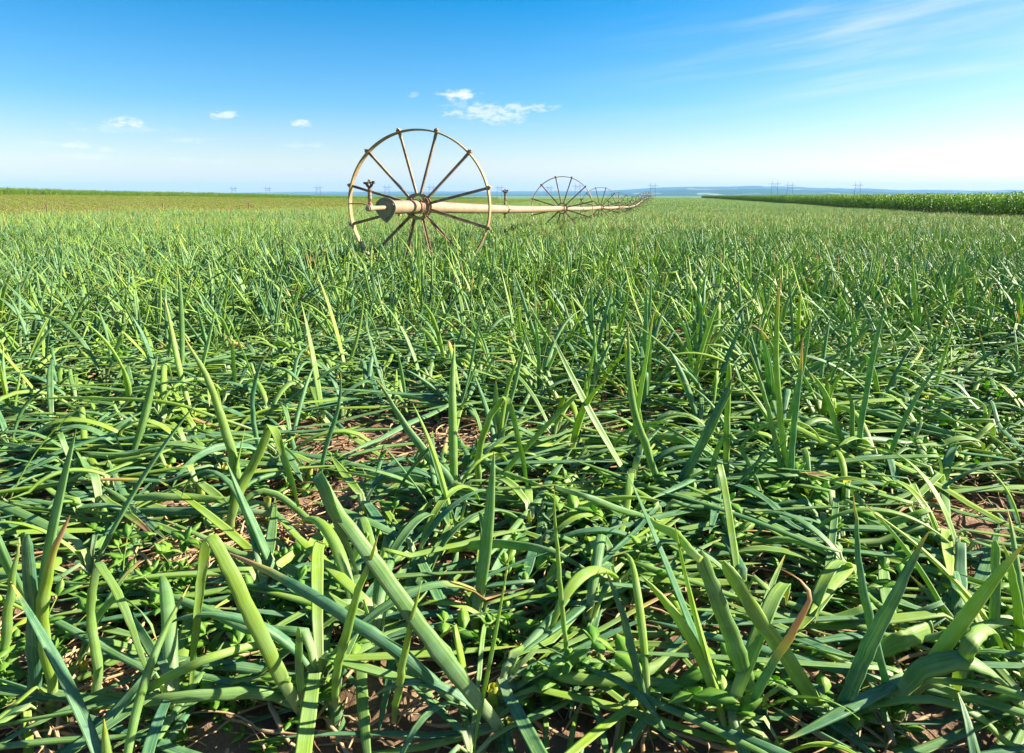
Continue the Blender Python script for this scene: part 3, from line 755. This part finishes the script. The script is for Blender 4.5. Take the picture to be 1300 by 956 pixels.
for label, leaves in HERO:
    b = LB(); basep = leaves[0][0][0].copy(); org = np.array([basep[0], basep[1], 0.0])
    rg = np.random.default_rng(abs(hash(label)) % 1 + len(me_list)*7+3)
    # a small bulb and neck where the leaves rise
    nk = np.array([[0, 0, -.02], [0, 0, .005], [.0, .0, .05], [.0, 0, max(.07, basep[2]+.02)]])
    b.leaf(nk, np.array([.018, .022, .012, .010]), 1.0, rg.random(), 0.0, m=8, side=np.array([1., 0, 0]), pale=1)
    li = 0
    while li < len(leaves):
        pts_, w, fl, rnd, dry, blunt = leaves[li]; li += 1
        P = catmull(pts_, 22); ws = leafw(22, w, .06, blunt); fls = np.full(22, fl)
        if li < len(leaves) and isinstance(leaves[li][0][0], str):          # the same leaf, doubled over
            f_, w2, fl2, rnd2, dry2, _ = leaves[li]; li += 1
            Q = catmull([pts_[-1]]+[pt_ray(a_, b_, pts_[-1][1]+c_) for a_, b_, c_ in f_[1]], 16)
            ws[-8:] = np.linspace(ws[-8], w*.78, 8); w2s = w*.78*(1-np.linspace(0, 1, 16))+w2*np.linspace(0, 1, 16)*np.linspace(1, .35, 16)
            P = np.vstack([P, Q[1:]]); ws = np.r_[ws, w2s[1:]]; fls = np.r_[fls, np.full(15, fl2)]; fls[18:25] = .16; dry = -.1
        elif blunt: dry = -.3
        P = P-org
        P = P+np.cumsum(rg.normal(0, .0010, P.shape), axis=0); ws = ws*(1+rg.normal(0, .05, len(ws)))
        mid = P[len(P)//3]
        view = np.array([mid[0]+org[0], mid[1]+org[1], mid[2]-CAM_H])
        T = unit(P[min(18, len(P)-1)]-P[0]); sd = unit(np.cross(T, unit(view)))
        b.leaf(P, ws, fls, rnd, dry, m=12, side=sd, twist=rg.normal(0, .35), crease=(-.2 if w < .009 else .45))
    plant(b, rg, lodge=.85, fdir=rg.uniform(0, 6.28), scale=.8, nl=3)
    me = b.mesh('onion_plant', M_onion); me_list.append(me)
    o = link_obj('onion_plant', me, None, (org[0], org[1], elev1(org[0], org[1])))
    tag(o, label, 'onion plant', GRP); hero_spots.append(org)

# ---- the other near plants, one object each
n_ind = 300-len(HERO)
chosen = order[:n_ind]
hs_ = np.array([h[:2] for h in hero_spots])
chosen = chosen[np.argsort(np.min(np.hypot(X[chosen][:, None]-hs_[None, :, 0], Y[chosen][:, None]-hs_[None, :, 1]), axis=1))]
rest = np.ones(len(X), bool); rest[chosen] = False
for j in chosen:
    rg = np.random.default_rng(1000+int(j)); x, y = X[j], Y[j]
    L = lodge_at(x, y); b = LB()
    if y < 2.3: L = max(L, .95)
    plant(b, rg, lodge=L, fdir=fall_at(x, y), scale=(1.05 if y > 1.9 else 1.0), wk=(1.0 if y > 2.6 else 1.15), nl=int(rg.integers(9, 13)), m=8 if y < 2 else 7, seg=15 if y < 2 else 13, lift=rg.uniform(0, .05), straw=5)
    o = link_obj('onion_plant', b.mesh('onion_plant', M_onion), None, (x, y, elev1(x, y)))
    look = 'fallen' if L > .8 else ('half-fallen' if L > .5 else 'upright')
    lab = where(x, y, look, 'onion plant')
    tag(o, lab, 'onion plant', GRP)

# ------------------------------------------------------------------ instanced crops (stuff): variants and points live in ONE mesh
def crop(name, m, variants, pts, label, cat):
    """variants: list of (V,F,C,A); pts: list of (xyz, rotz, scale, variant)"""
    Vs = []; Fs = []; Cs = []; As = []; ids = []; n = 0
    for k, (V, F, C, A) in enumerate(variants):
        Vs.append(V); Fs.append(F+n); Cs.append(C); As.append(A); ids.append(np.full(len(V), k)); n += len(V)
    PP, RZ, SC, PK = pts; q = len(PP)
    V = np.concatenate(Vs+[PP]); F = np.concatenate(Fs)
    ids = np.concatenate(ids+[np.full(q, -1)]); C = np.concatenate(Cs+[np.zeros((q, 4))]); A = np.concatenate(As+[np.zeros(q)])
    rot = np.zeros((len(V), 3)); rot[n:, 2] = RZ; scl = np.ones(len(V)); scl[n:] = SC; pk = np.full(len(V), -1); pk[n:] = PK
    me = bpy.data.meshes.new(name)
    me.vertices.add(len(V)); me.vertices.foreach_set('co', V.astype(np.float32).ravel())
    me.loops.add(F.size); me.loops.foreach_set('vertex_index', F.ravel().astype(np.int32))
    me.polygons.add(len(F)); me.polygons.foreach_set('loop_start', np.arange(0, F.size, 4, dtype=np.int32))
    me.update(calc_edges=True); me.polygons.foreach_set('use_smooth', np.ones(len(F), bool)); me.materials.append(m)
    for nm, typ, arr, key in (('lf','FLOAT_COLOR',C,'color'),('ang','FLOAT',A,'value'),('vid','INT',ids,'value'),('rot','FLOAT_VECTOR',rot,'vector'),('scl','FLOAT',scl,'value'),('pk','INT',pk,'value')):
        a = me.attributes.new(nm, typ, 'POINT'); a.data.foreach_set(key, np.asarray(arr).ravel())
    o = link_obj(name, me)
    ng = bpy.data.node_groups.new(name, 'GeometryNodeTree')
    ng.interface.new_socket('Geometry', in_out='INPUT', socket_type='NodeSocketGeometry'); ng.interface.new_socket('Geometry', in_out='OUTPUT', socket_type='NodeSocketGeometry')
    nd = ng.nodes.new; lk = ng.links.new
    gi = nd('NodeGroupInput'); go = nd('NodeGroupOutput'); jn = nd('GeometryNodeJoinGeometry')
    def attr(nm, dt):
        a = nd('GeometryNodeInputNamedAttribute'); a.data_type = dt; a.inputs[0].default_value = nm; return a.outputs[0]
    vid = attr('vid', 'INT'); pkn = attr('pk', 'INT'); rt = attr('rot', 'FLOAT_VECTOR'); sc_ = attr('scl', 'FLOAT')
    def eq(a, v):
        c = nd('FunctionNodeCompare'); c.data_type = 'INT'; c.operation = 'EQUAL'; lk(a, c.inputs[2]); c.inputs[3].default_value = v; return c.outputs[0]
    e2r = nd('FunctionNodeEulerToRotation'); lk(rt, e2r.inputs[0])
    for k in range(len(variants)):
        s1 = nd('GeometryNodeSeparateGeometry'); s1.domain = 'POINT'; lk(gi.outputs[0], s1.inputs[0]); lk(eq(vid, k), s1.inputs[1])
        g2 = nd('GeometryNodeGeometryToInstance'); lk(s1.outputs[0], g2.inputs[0])
        s2 = nd('GeometryNodeSeparateGeometry'); s2.domain = 'POINT'; lk(gi.outputs[0], s2.inputs[0]); lk(eq(pkn, k), s2.inputs[1])
        ip = nd('GeometryNodeInstanceOnPoints'); lk(s2.outputs[0], ip.inputs['Points']); lk(g2.outputs[0], ip.inputs['Instance']); lk(e2r.outputs[0], ip.inputs['Rotation']); lk(sc_, ip.inputs['Scale'])
        lk(ip.outputs[0], jn.inputs[0])
    lk(jn.outputs[0], go.inputs[0])
    md = o.modifiers.new('scatter', 'NODES'); md.node_group = ng
    tag(o, label, cat, kind='stuff'); return o

class Pts:
    def __init__(s): s.a = []
    def add(s, X, Y, rz, sc, pk): s.a.append((np.stack([X, Y, elev(X, Y)], -1), rz, sc, pk))
    def get(s): return tuple(np.concatenate([a[i] for a in s.a]) for i in range(4))

rg = np.random.default_rng(77)
var = []
NA, NBd, NB, NC = 22, 12, 12, 8
for k in range(NA):                                    # upright single plants
    b = LB(); plant(b, rg, lodge=.08+.12*rg.random(), fdir=rg.uniform(0, 6.28), seg=11, m=6); var.append(b.arrays())
for k in range(NBd):                                   # fallen single plants
    b = LB(); plant(b, rg, lodge=.75, fdir=rg.normal(0, .4), seg=11, m=6, lift=rg.uniform(0, .05)); var.append(b.arrays())
class Sub:                                             # adapter that shifts a plant inside a patch
    def __init__(s, b, x, y, rz=0): s.b = b; s.d = np.array([x, y, 0])
    def leaf(s, P, w, fl, rnd, *a, **k): s.b.leaf(np.asarray(P)+s.d, w, fl, .12+.88*rnd**.6, *a, **k)
for k in range(NB):                                    # half-metre patches
    b = LB()
    for i in range(8): plant(Sub(b, rg.uniform(-.3, .3), rg.uniform(-.3, .3)), rg, lodge=.10, fdir=rg.uniform(0, 6.28), nl=6, seg=6, m=3)
    var.append(b.arrays())
for k in range(NC):                                    # patches for the far part of the field
    b = LB()
    for i in range(34):
        x, y = rg.uniform(-.85, .85, 2)
        for j in range(5):
            a = rg.uniform(0, 6.28); L = rg.uniform(.28, .52); e = R(rg.uniform(58, 88)); w = rg.uniform(.008, .013)
            d = np.array([math.cos(e)*math.cos(a), math.cos(e)*math.sin(a), math.sin(e)])
            P = np.array([[x, y, 0], [x, y, 0]+d*L*.6, [x, y, 0]+d*L+np.array([d[0], d[1], -.4])*.06])
            b.leaf(P, [w, w, w*.25], .5, .15+.85*rg.random()**.55, rg.uniform(-.2, .02), m=3)
    var.append(b.arrays())
oA, oD, oB, oC = 0, NA, NA+NBd, NA+NBd+NB
pt = Pts()
xs, ys = X[rest], Y[rest]; n = len(xs)
lod = np.array([lodge_at(a, b_) for a, b_ in zip(xs, ys)])
fall = np.array([fall_at(a, b_) for a, b_ in zip(xs, ys)])
isd = rg.random(n) < np.clip(lod, 0, .95)*1.15-.08
# upright plants never crowd the lens below the frame
ysmall = ys < 1.5; isd = isd | ysmall
pt.add(xs, ys, np.where(isd, fall+rg.normal(0, .4, n), rg.uniform(0, 6.28, n)), rg.uniform(.8, 1.1, n)*np.where(ysmall, .85, .93)*(.82+.36*vnoise(xs, ys, 2.2, 61)), np.where(isd, oD+rg.integers(0, NBd, n), oA+rg.integers(0, NA, n)))
xs, ys = rowgrid(14.8, 62, .42, .40, -19.8, 24, seed=5, wedge=.86, marg=3); n = len(xs)
pt.add(xs, ys, rg.uniform(0, 6.28, n), rg.uniform(.85, 1.1, n)*(.80+.36*vnoise(xs, ys, 3.5, 62)), oB+rg.integers(0, NB, n))
xs, ys = rowgrid(61, 470, 1.25, 1.25, -19.2, 23.4, seed=6, wedge=.9, marg=5); n = len(xs)
pt.add(xs, ys, rg.uniform(0, 6.28, n), rg.uniform(.85, 1.1, n)*(.82+.32*vnoise(xs, ys, 9., 63)), oC+rg.integers(0, NC, n))
crop('onion_crop', M_onion, var, pt.get(), 'green onion crop filling the field behind the nearest plants', 'onion crop')

# ------------------------------------------------------------------ maize
def maize(b, rg, H=2.1, seg=8, nleaf=12):
    lean = rg.normal(0, .03, 2)
    st = np.array([[0, 0, -.05], [lean[0]*.5, lean[1]*.5, H*.4], [lean[0]*1.5, lean[1]*1.5, H*.8]])
    b.leaf(st, [.017, .014, .008], 1, .2, 0, m=5, side=np.array([1., 0, 0]))
    a0 = rg.uniform(0, 3.14)
    for i in range(nleaf):
        f = .08+.80*i/(nleaf-1); a = a0+(math.pi if i % 2 else 0)+rg.normal(0, .35)
        L = rg.uniform(.55, .85)*(1.0 if .2 < f < .8 else .75); n = seg
        P = grow((lean[0]*f, lean[1]*f, H*.82*f), a, R(rg.uniform(55, 75)), L, n, rg.uniform(2.2, 4.2), rg, wander=.06)
        t = np.linspace(0, 1, n); w = np.interp(t, [0, .15, .5, .85, 1], [.5, .9, 1, .55, .05])*rg.uniform(.034, .045)
        b.leaf(P, w, .10, rg.random(), (0.0 if f > .25 else rg.uniform(.0, .9)), m=4, twist=rg.normal(0, .6))
rg = np.random.default_rng(31)
mv = []; mmesh = []
for k in range(9):
    b = LB(); maize(b, rg, rg.uniform(1.95, 2.2)); mv.append(b.arrays()); mmesh.append(b.mesh('maize_plant', M_maize))
UR = 24.7; UL = -125.0
ind = 0; mp = Pts(); ys = []
y = 36.0
while ind < 300:                                         # front row of the right-hand field, plant by plant
    y += rg.uniform(.17, .25)
    if y < 43.8: ys.append(y); continue
    x = UR+ROW*y+rg.normal(0, .05)
    o = link_obj('maize_plant', mmesh[rg.integers(0, 9)], None, (x, y, elev1(x, y))); o.rotation_euler = (0, 0, rg.uniform(0, 6.28)); s = rg.uniform(.92, 1.22); o.scale = (s, s, s)
    px = 650+867*1.02*x/y
    lab = ('tall green maize plant in the right field front row, at the picture edge' if px > 1245 else
           'tall green maize plant in the right field front row, right of the lone pylon' if px > 1110 else
           'green maize plant in the right field front row, below the lone pylon' if px > 1062 else
           'green maize plant in the far front row, between lone pylon and pylon pair' if px > 1020 else 'green maize plant in the far front row, below the pylon pair')
    tag(o, lab, 'maize plant', lab.replace('plant', 'plants', 1)); ind += 1
yend = y
ys0 = np.array(ys); mp.add(UR+ROW*ys0, ys0, rg.uniform(0, 6.28, len(ys0)), rg.uniform(.9, 1.08, len(ys0)), rg.integers(0, 9, len(ys0)))
def maizerow(u, y0, y1, step, s0=.95, s1=1.15):
    yy = np.arange(y0, y1, step); yy = yy+rg.uniform(-.06, .06, len(yy)); xx = u+ROW*yy+rg.normal(0, .06, len(yy)); n = len(yy)
    mp.add(xx, yy, rg.uniform(0, 6.28, n), rg.uniform(s0, s1, n), rg.integers(0, 9, n))
maizerow(UR, yend+.2, 480, .22)
for r in range(1, 14): maizerow(UR+.72*r, 34, 480, .24+.02*r, .88, 1.2)
for r in range(0, 12): maizerow(UL-.75*r, 95, 520, .26+.02*r, .72, 1.06)
crop('maize_crop', M_maize, mv, mp.get(), 'tall maize crop massed behind the front rows and along the left horizon', 'maize crop')

# ------------------------------------------------------------------ low crop to the left (beans), in rows
rg = np.random.default_rng(41)
def blade(b, p, a, e, L, w, rg, dry=0.0):
    d = np.array([math.cos(e)*math.cos(a), math.cos(e)*math.sin(a), math.sin(e)]); s = np.array([-math.sin(a), math.cos(a), 0])
    P = np.array([p, p+d*L*.35, p+d*L*.7+np.array([0, 0, -.05*L]), p+d*L+np.array([0, 0, -.15*L])])
    b.leaf(P, [w*.15, w, w*.8, w*.05], .12, rg.random(), dry, m=4, side=s)
bv = []
for k in range(7):
    b = LB()
    for r in (-.75, -.25, .25, .75):
        for i in range(10):
            yy = -1+i*.2+rg.uniform(-.07, .07)
            if rg.random() < .42: continue
            for j in range(7):
                z = rg.uniform(.06, .20); blade(b, np.array([r+rg.normal(0, .05), yy+rg.normal(0, .05), z]), rg.uniform(0, 6.28), rg.uniform(-.1, .9), rg.uniform(.07, .12), .030, rg, 0 if rg.random() > .08 else 1.2)
    bv.append(b.arrays())
bp_ = Pts()
us = np.arange(-120.5, -21, 2.0); yy = np.arange(8, 480, 2.0); U, Yb = np.meshgrid(us, yy); U = U.ravel(); Yb = Yb.ravel(); Xb = U+ROW*Yb
k = np.abs(Xb) < .9*Yb+6; Xb, Yb = Xb[k], Yb[k]; n = len(Xb)
bp_.add(Xb, Yb, np.full(n, AXROT)+np.where(rg.random(n) < .5, math.pi, 0), rg.uniform(.95, 1.1, n), rg.integers(0, 7, n))
crop('bean_crop', M_bean, bv, bp_.get(), 'low yellow-green bean rows between the onions and the left maize', 'bean crop')

# ------------------------------------------------------------------ weeds among the onions
rg = np.random.default_rng(51)
def weed(b, rg, s=1.0):
    for st_ in range(rg.integers(3, 7)):
        a = rg.uniform(0, 6.28); L = rg.uniform(.05, .13)*s; P = grow((0, 0, .0), a, rg.uniform(.5, 1.3), L, 5, 2, rg)
        b.leaf(P, [.0018, .0016, .0014, .0012, .0008], 1, .3, 0, m=4)
        for i in range(1, 5):
            for j in range(2):
                aa = a+(1.2 if j else -1.2)+rg.normal(0, .5); e = rg.uniform(0, .8); ll = rg.uniform(.018, .038)*s
                blade(b, P[i], aa, e, ll, ll*.27, rg)
        blade(b, P[-1], a, 1.0, .022*s, .006*s, rg)
wv = []; wm = []
for k in range(8):
    b = LB(); weed(b, rg, rg.uniform(.9, 1.4)); wv.append(b.arrays()); wm.append(b.mesh('weed', M_weed))
spots = [(650,790),(665,780),(340,735),(360,740),(250,740),(230,745),(750,595),(745,640),(790,600),(770,610),(850,830),(30,855),(20,840),(330,760),(440,575),(700,545),(820,700),(800,720),(940,620),(1105,660),(1020,560),(400,830),(280,800),(650,730),(1060,710),(590,570),(600,640),(860,560),(180,720),(470,750),(700,660),(720,640),(780,660),(1000,700),(960,560),(1150,600),(540,600),(690,840),(720,830),(380,790)]
for i, (px, py) in enumerate(spots):
    g = gpt(px+rg.uniform(-10, 10), py+rg.uniform(-6, 6), .10); x, y = g[0], g[1]
    o = link_obj('weed', wm[i % 8], None, (x, y, elev1(x, y)+.01)); o.rotation_euler = (0, 0, rg.uniform(0, 6.28)); s = rg.uniform(.9, 1.4); o.scale = (s, s, s*1.1)
    tag(o, where(x, y, 'small leafy', 'weed'), 'weed', 'leafy weeds among the nearest onions')
wp = Pts(); n = 2600; yy = rg.uniform(1.0, 9.5, n)**1.0; xx = rg.uniform(-1, 1, n)*(.8*yy+.4)
k = vnoise(xx, yy, .6, 23) > .42
for gx_, gy_, r in gaps[:4]: k &= np.hypot(xx-gx_, yy-gy_) > r*.9
xx, yy = xx[k], yy[k]; n = len(xx)
wp.add(xx, yy, rg.uniform(0, 6.28, n), rg.uniform(.6, 1.3, n), rg.integers(0, 8, n))
crop('weed_cover', M_weed, wv, wp.get(), 'carpet of tiny bright weeds growing under the onion leaves', 'weeds')

def_straw = []
rg = np.random.default_rng(88); M_straw = leafmat('dry_straw', (0.30, 0.20, 0.11), (0.45, 0.33, 0.19), (0.42, 0.28, 0.15), 0.15, (1.2, 1.1, .8), .2, .7, None, 0.2, 0.0)
for k in range(8):
    b = LB()
    for i in range(9):
        P = grow(np.array([rg.uniform(-.12, .12), rg.uniform(-.12, .12), rg.uniform(.004, .05)]), rg.uniform(0, 6.28), rg.uniform(-.1, .4), rg.uniform(.08, .28), 11, 3, rg, wander=.30, floor=.006)
        b.leaf(P, leafw(11, rg.uniform(.0014, .0042)), .35, rg.random(), 1.3, m=5, twist=rg.normal(0, 3))
    def_straw.append(b.arrays())
sp_ = Pts(); n = 420; yy = rg.uniform(.9, 4.2, n); xx = rg.uniform(-1, 1, n)*(.8*yy+.3)
g_ = np.array([(g[0], g[1]) for g in gaps]); gi_ = rg.integers(0, len(g_), 70); xx = np.r_[xx, g_[gi_, 0]+rg.normal(0, .1, 70)]; yy = np.r_[yy, g_[gi_, 1]+rg.normal(0, .1, 70)]; n = len(xx)
sp_.add(xx, yy, rg.uniform(0, 6.28, n), rg.uniform(.8, 1.3, n), rg.integers(0, 8, n))
crop('straw_litter', M_straw, def_straw, sp_.get(), 'withered tan leaf litter curled on the soil under the onions', 'leaf litter')

# ------------------------------------------------------------------ power line pylons far away
pm, N, o = mat('pylon_steel'); bs = N.n('ShaderNodeBsdfPrincipled'); bs.inputs['Base Color'].default_value = (0.10, 0.11, 0.13, 1); bs.inputs['Roughness'].default_value = .7; N.link(bs.outputs[0], o.inputs[0])
def pylon(px, ytop, ybase, D, label):
    a = (px-650)/867.0/1.02; x, y = a*D, D; z = elev1(x, y)
    H = (247-ytop)/867.0*D*.98+CAM_H-z; w = H*.16; r = max(.18, D*.00022)
    root = bpy.data.objects.new('power_pylon', None); col.objects.link(root); root.location = (x, y, z)
    tag(root, label, 'pylon', 'power pylons along the horizon')
    for s in (-1, 1):
        m = MB(); m.tube([(s*w*1.25, 0, -1), (s*w, 0, H)], [r*1.2, r], 6); m.build('leg', pm, root, smooth=False)
    m = MB(); m.box((0, 0, H*.80), (w*2.3, 0, 0), (0, r*.8, 0), (0, 0, r)); m.build('crossarm', pm, root, smooth=False)
    m = MB(); m.box((0, 0, H*.60), (w*1.05, 0, 0), (0, r*.6, 0), (0, 0, r*.6))
    m.tube([(-w, 0, H*.62), (w, 0, H*.8)], r*.5, 4); m.tube([(w, 0, H*.62), (-w, 0, H*.8)], r*.5, 4); m.build('brace', pm, root, smooth=False)
pylon(982, 229.5, 250, 950, 'grey power pylon left of the pair above the right maize')
pylon(1001.5, 231.5, 250, 1000, 'grey power pylon right of the pair above the right maize')
pylon(1087, 231.5, 250, 980, 'grey power pylon standing alone above the right maize')
pylon(828, 232.5, 250, 1150, 'grey power pylon beyond the far end of the irrigation line')
pylon(733, 233, 250, 1400, 'faint power pylon seen through the second wheel')
pylon(697, 235.5, 250, 1700, 'faint power pylon seen behind the left side of the second wheel')
pylon(634, 235.5, 250, 1700, 'faint power pylon just right of the nearest wheel')
pylon(548, 234.5, 250, 1500, 'faint power pylon seen between the upper spokes of the nearest wheel')
pylon(492, 234.5, 250, 1500, 'faint power pylon behind the first sprinkler, seen through the wheel')
pylon(405, 235.5, 250, 1700, 'faint power pylon left of the nearest wheel')
pylon(341, 236.5, 250, 1800, 'faint power pylon over the left maize, the one where the blue hills begin')
pylon(298, 236.5, 250, 1800, 'faint leftmost power pylon above the left maize')

# marker stakes in the bean field
sm, N, o = mat('stake_wood'); bs = N.n('ShaderNodeBsdfPrincipled'); bs.inputs['Roughness'].default_value = .8; bs.inputs['Base Color'].default_value = (.17, .10, .06, 1); N.link(bs.outputs[0], o.inputs[0])
for px, y, lab in ((58, 34, 'short brown stake at the left end of the bean field'), (206, 42, 'short brown stake in the bean field, the middle of three'), (315, 50, 'short brown stake in the bean field nearest the wheel')):
    x = (px-650)/867/1.02*y; m = MB(); m.tube([(0, 0, -.1), (.01, 0, .45), (.02, 0, .62)], [.035, .033, .028], 7); o = m.build('stake', sm, None, (x, y, elev1(x, y)), smooth=False); tag(o, lab, 'stake')
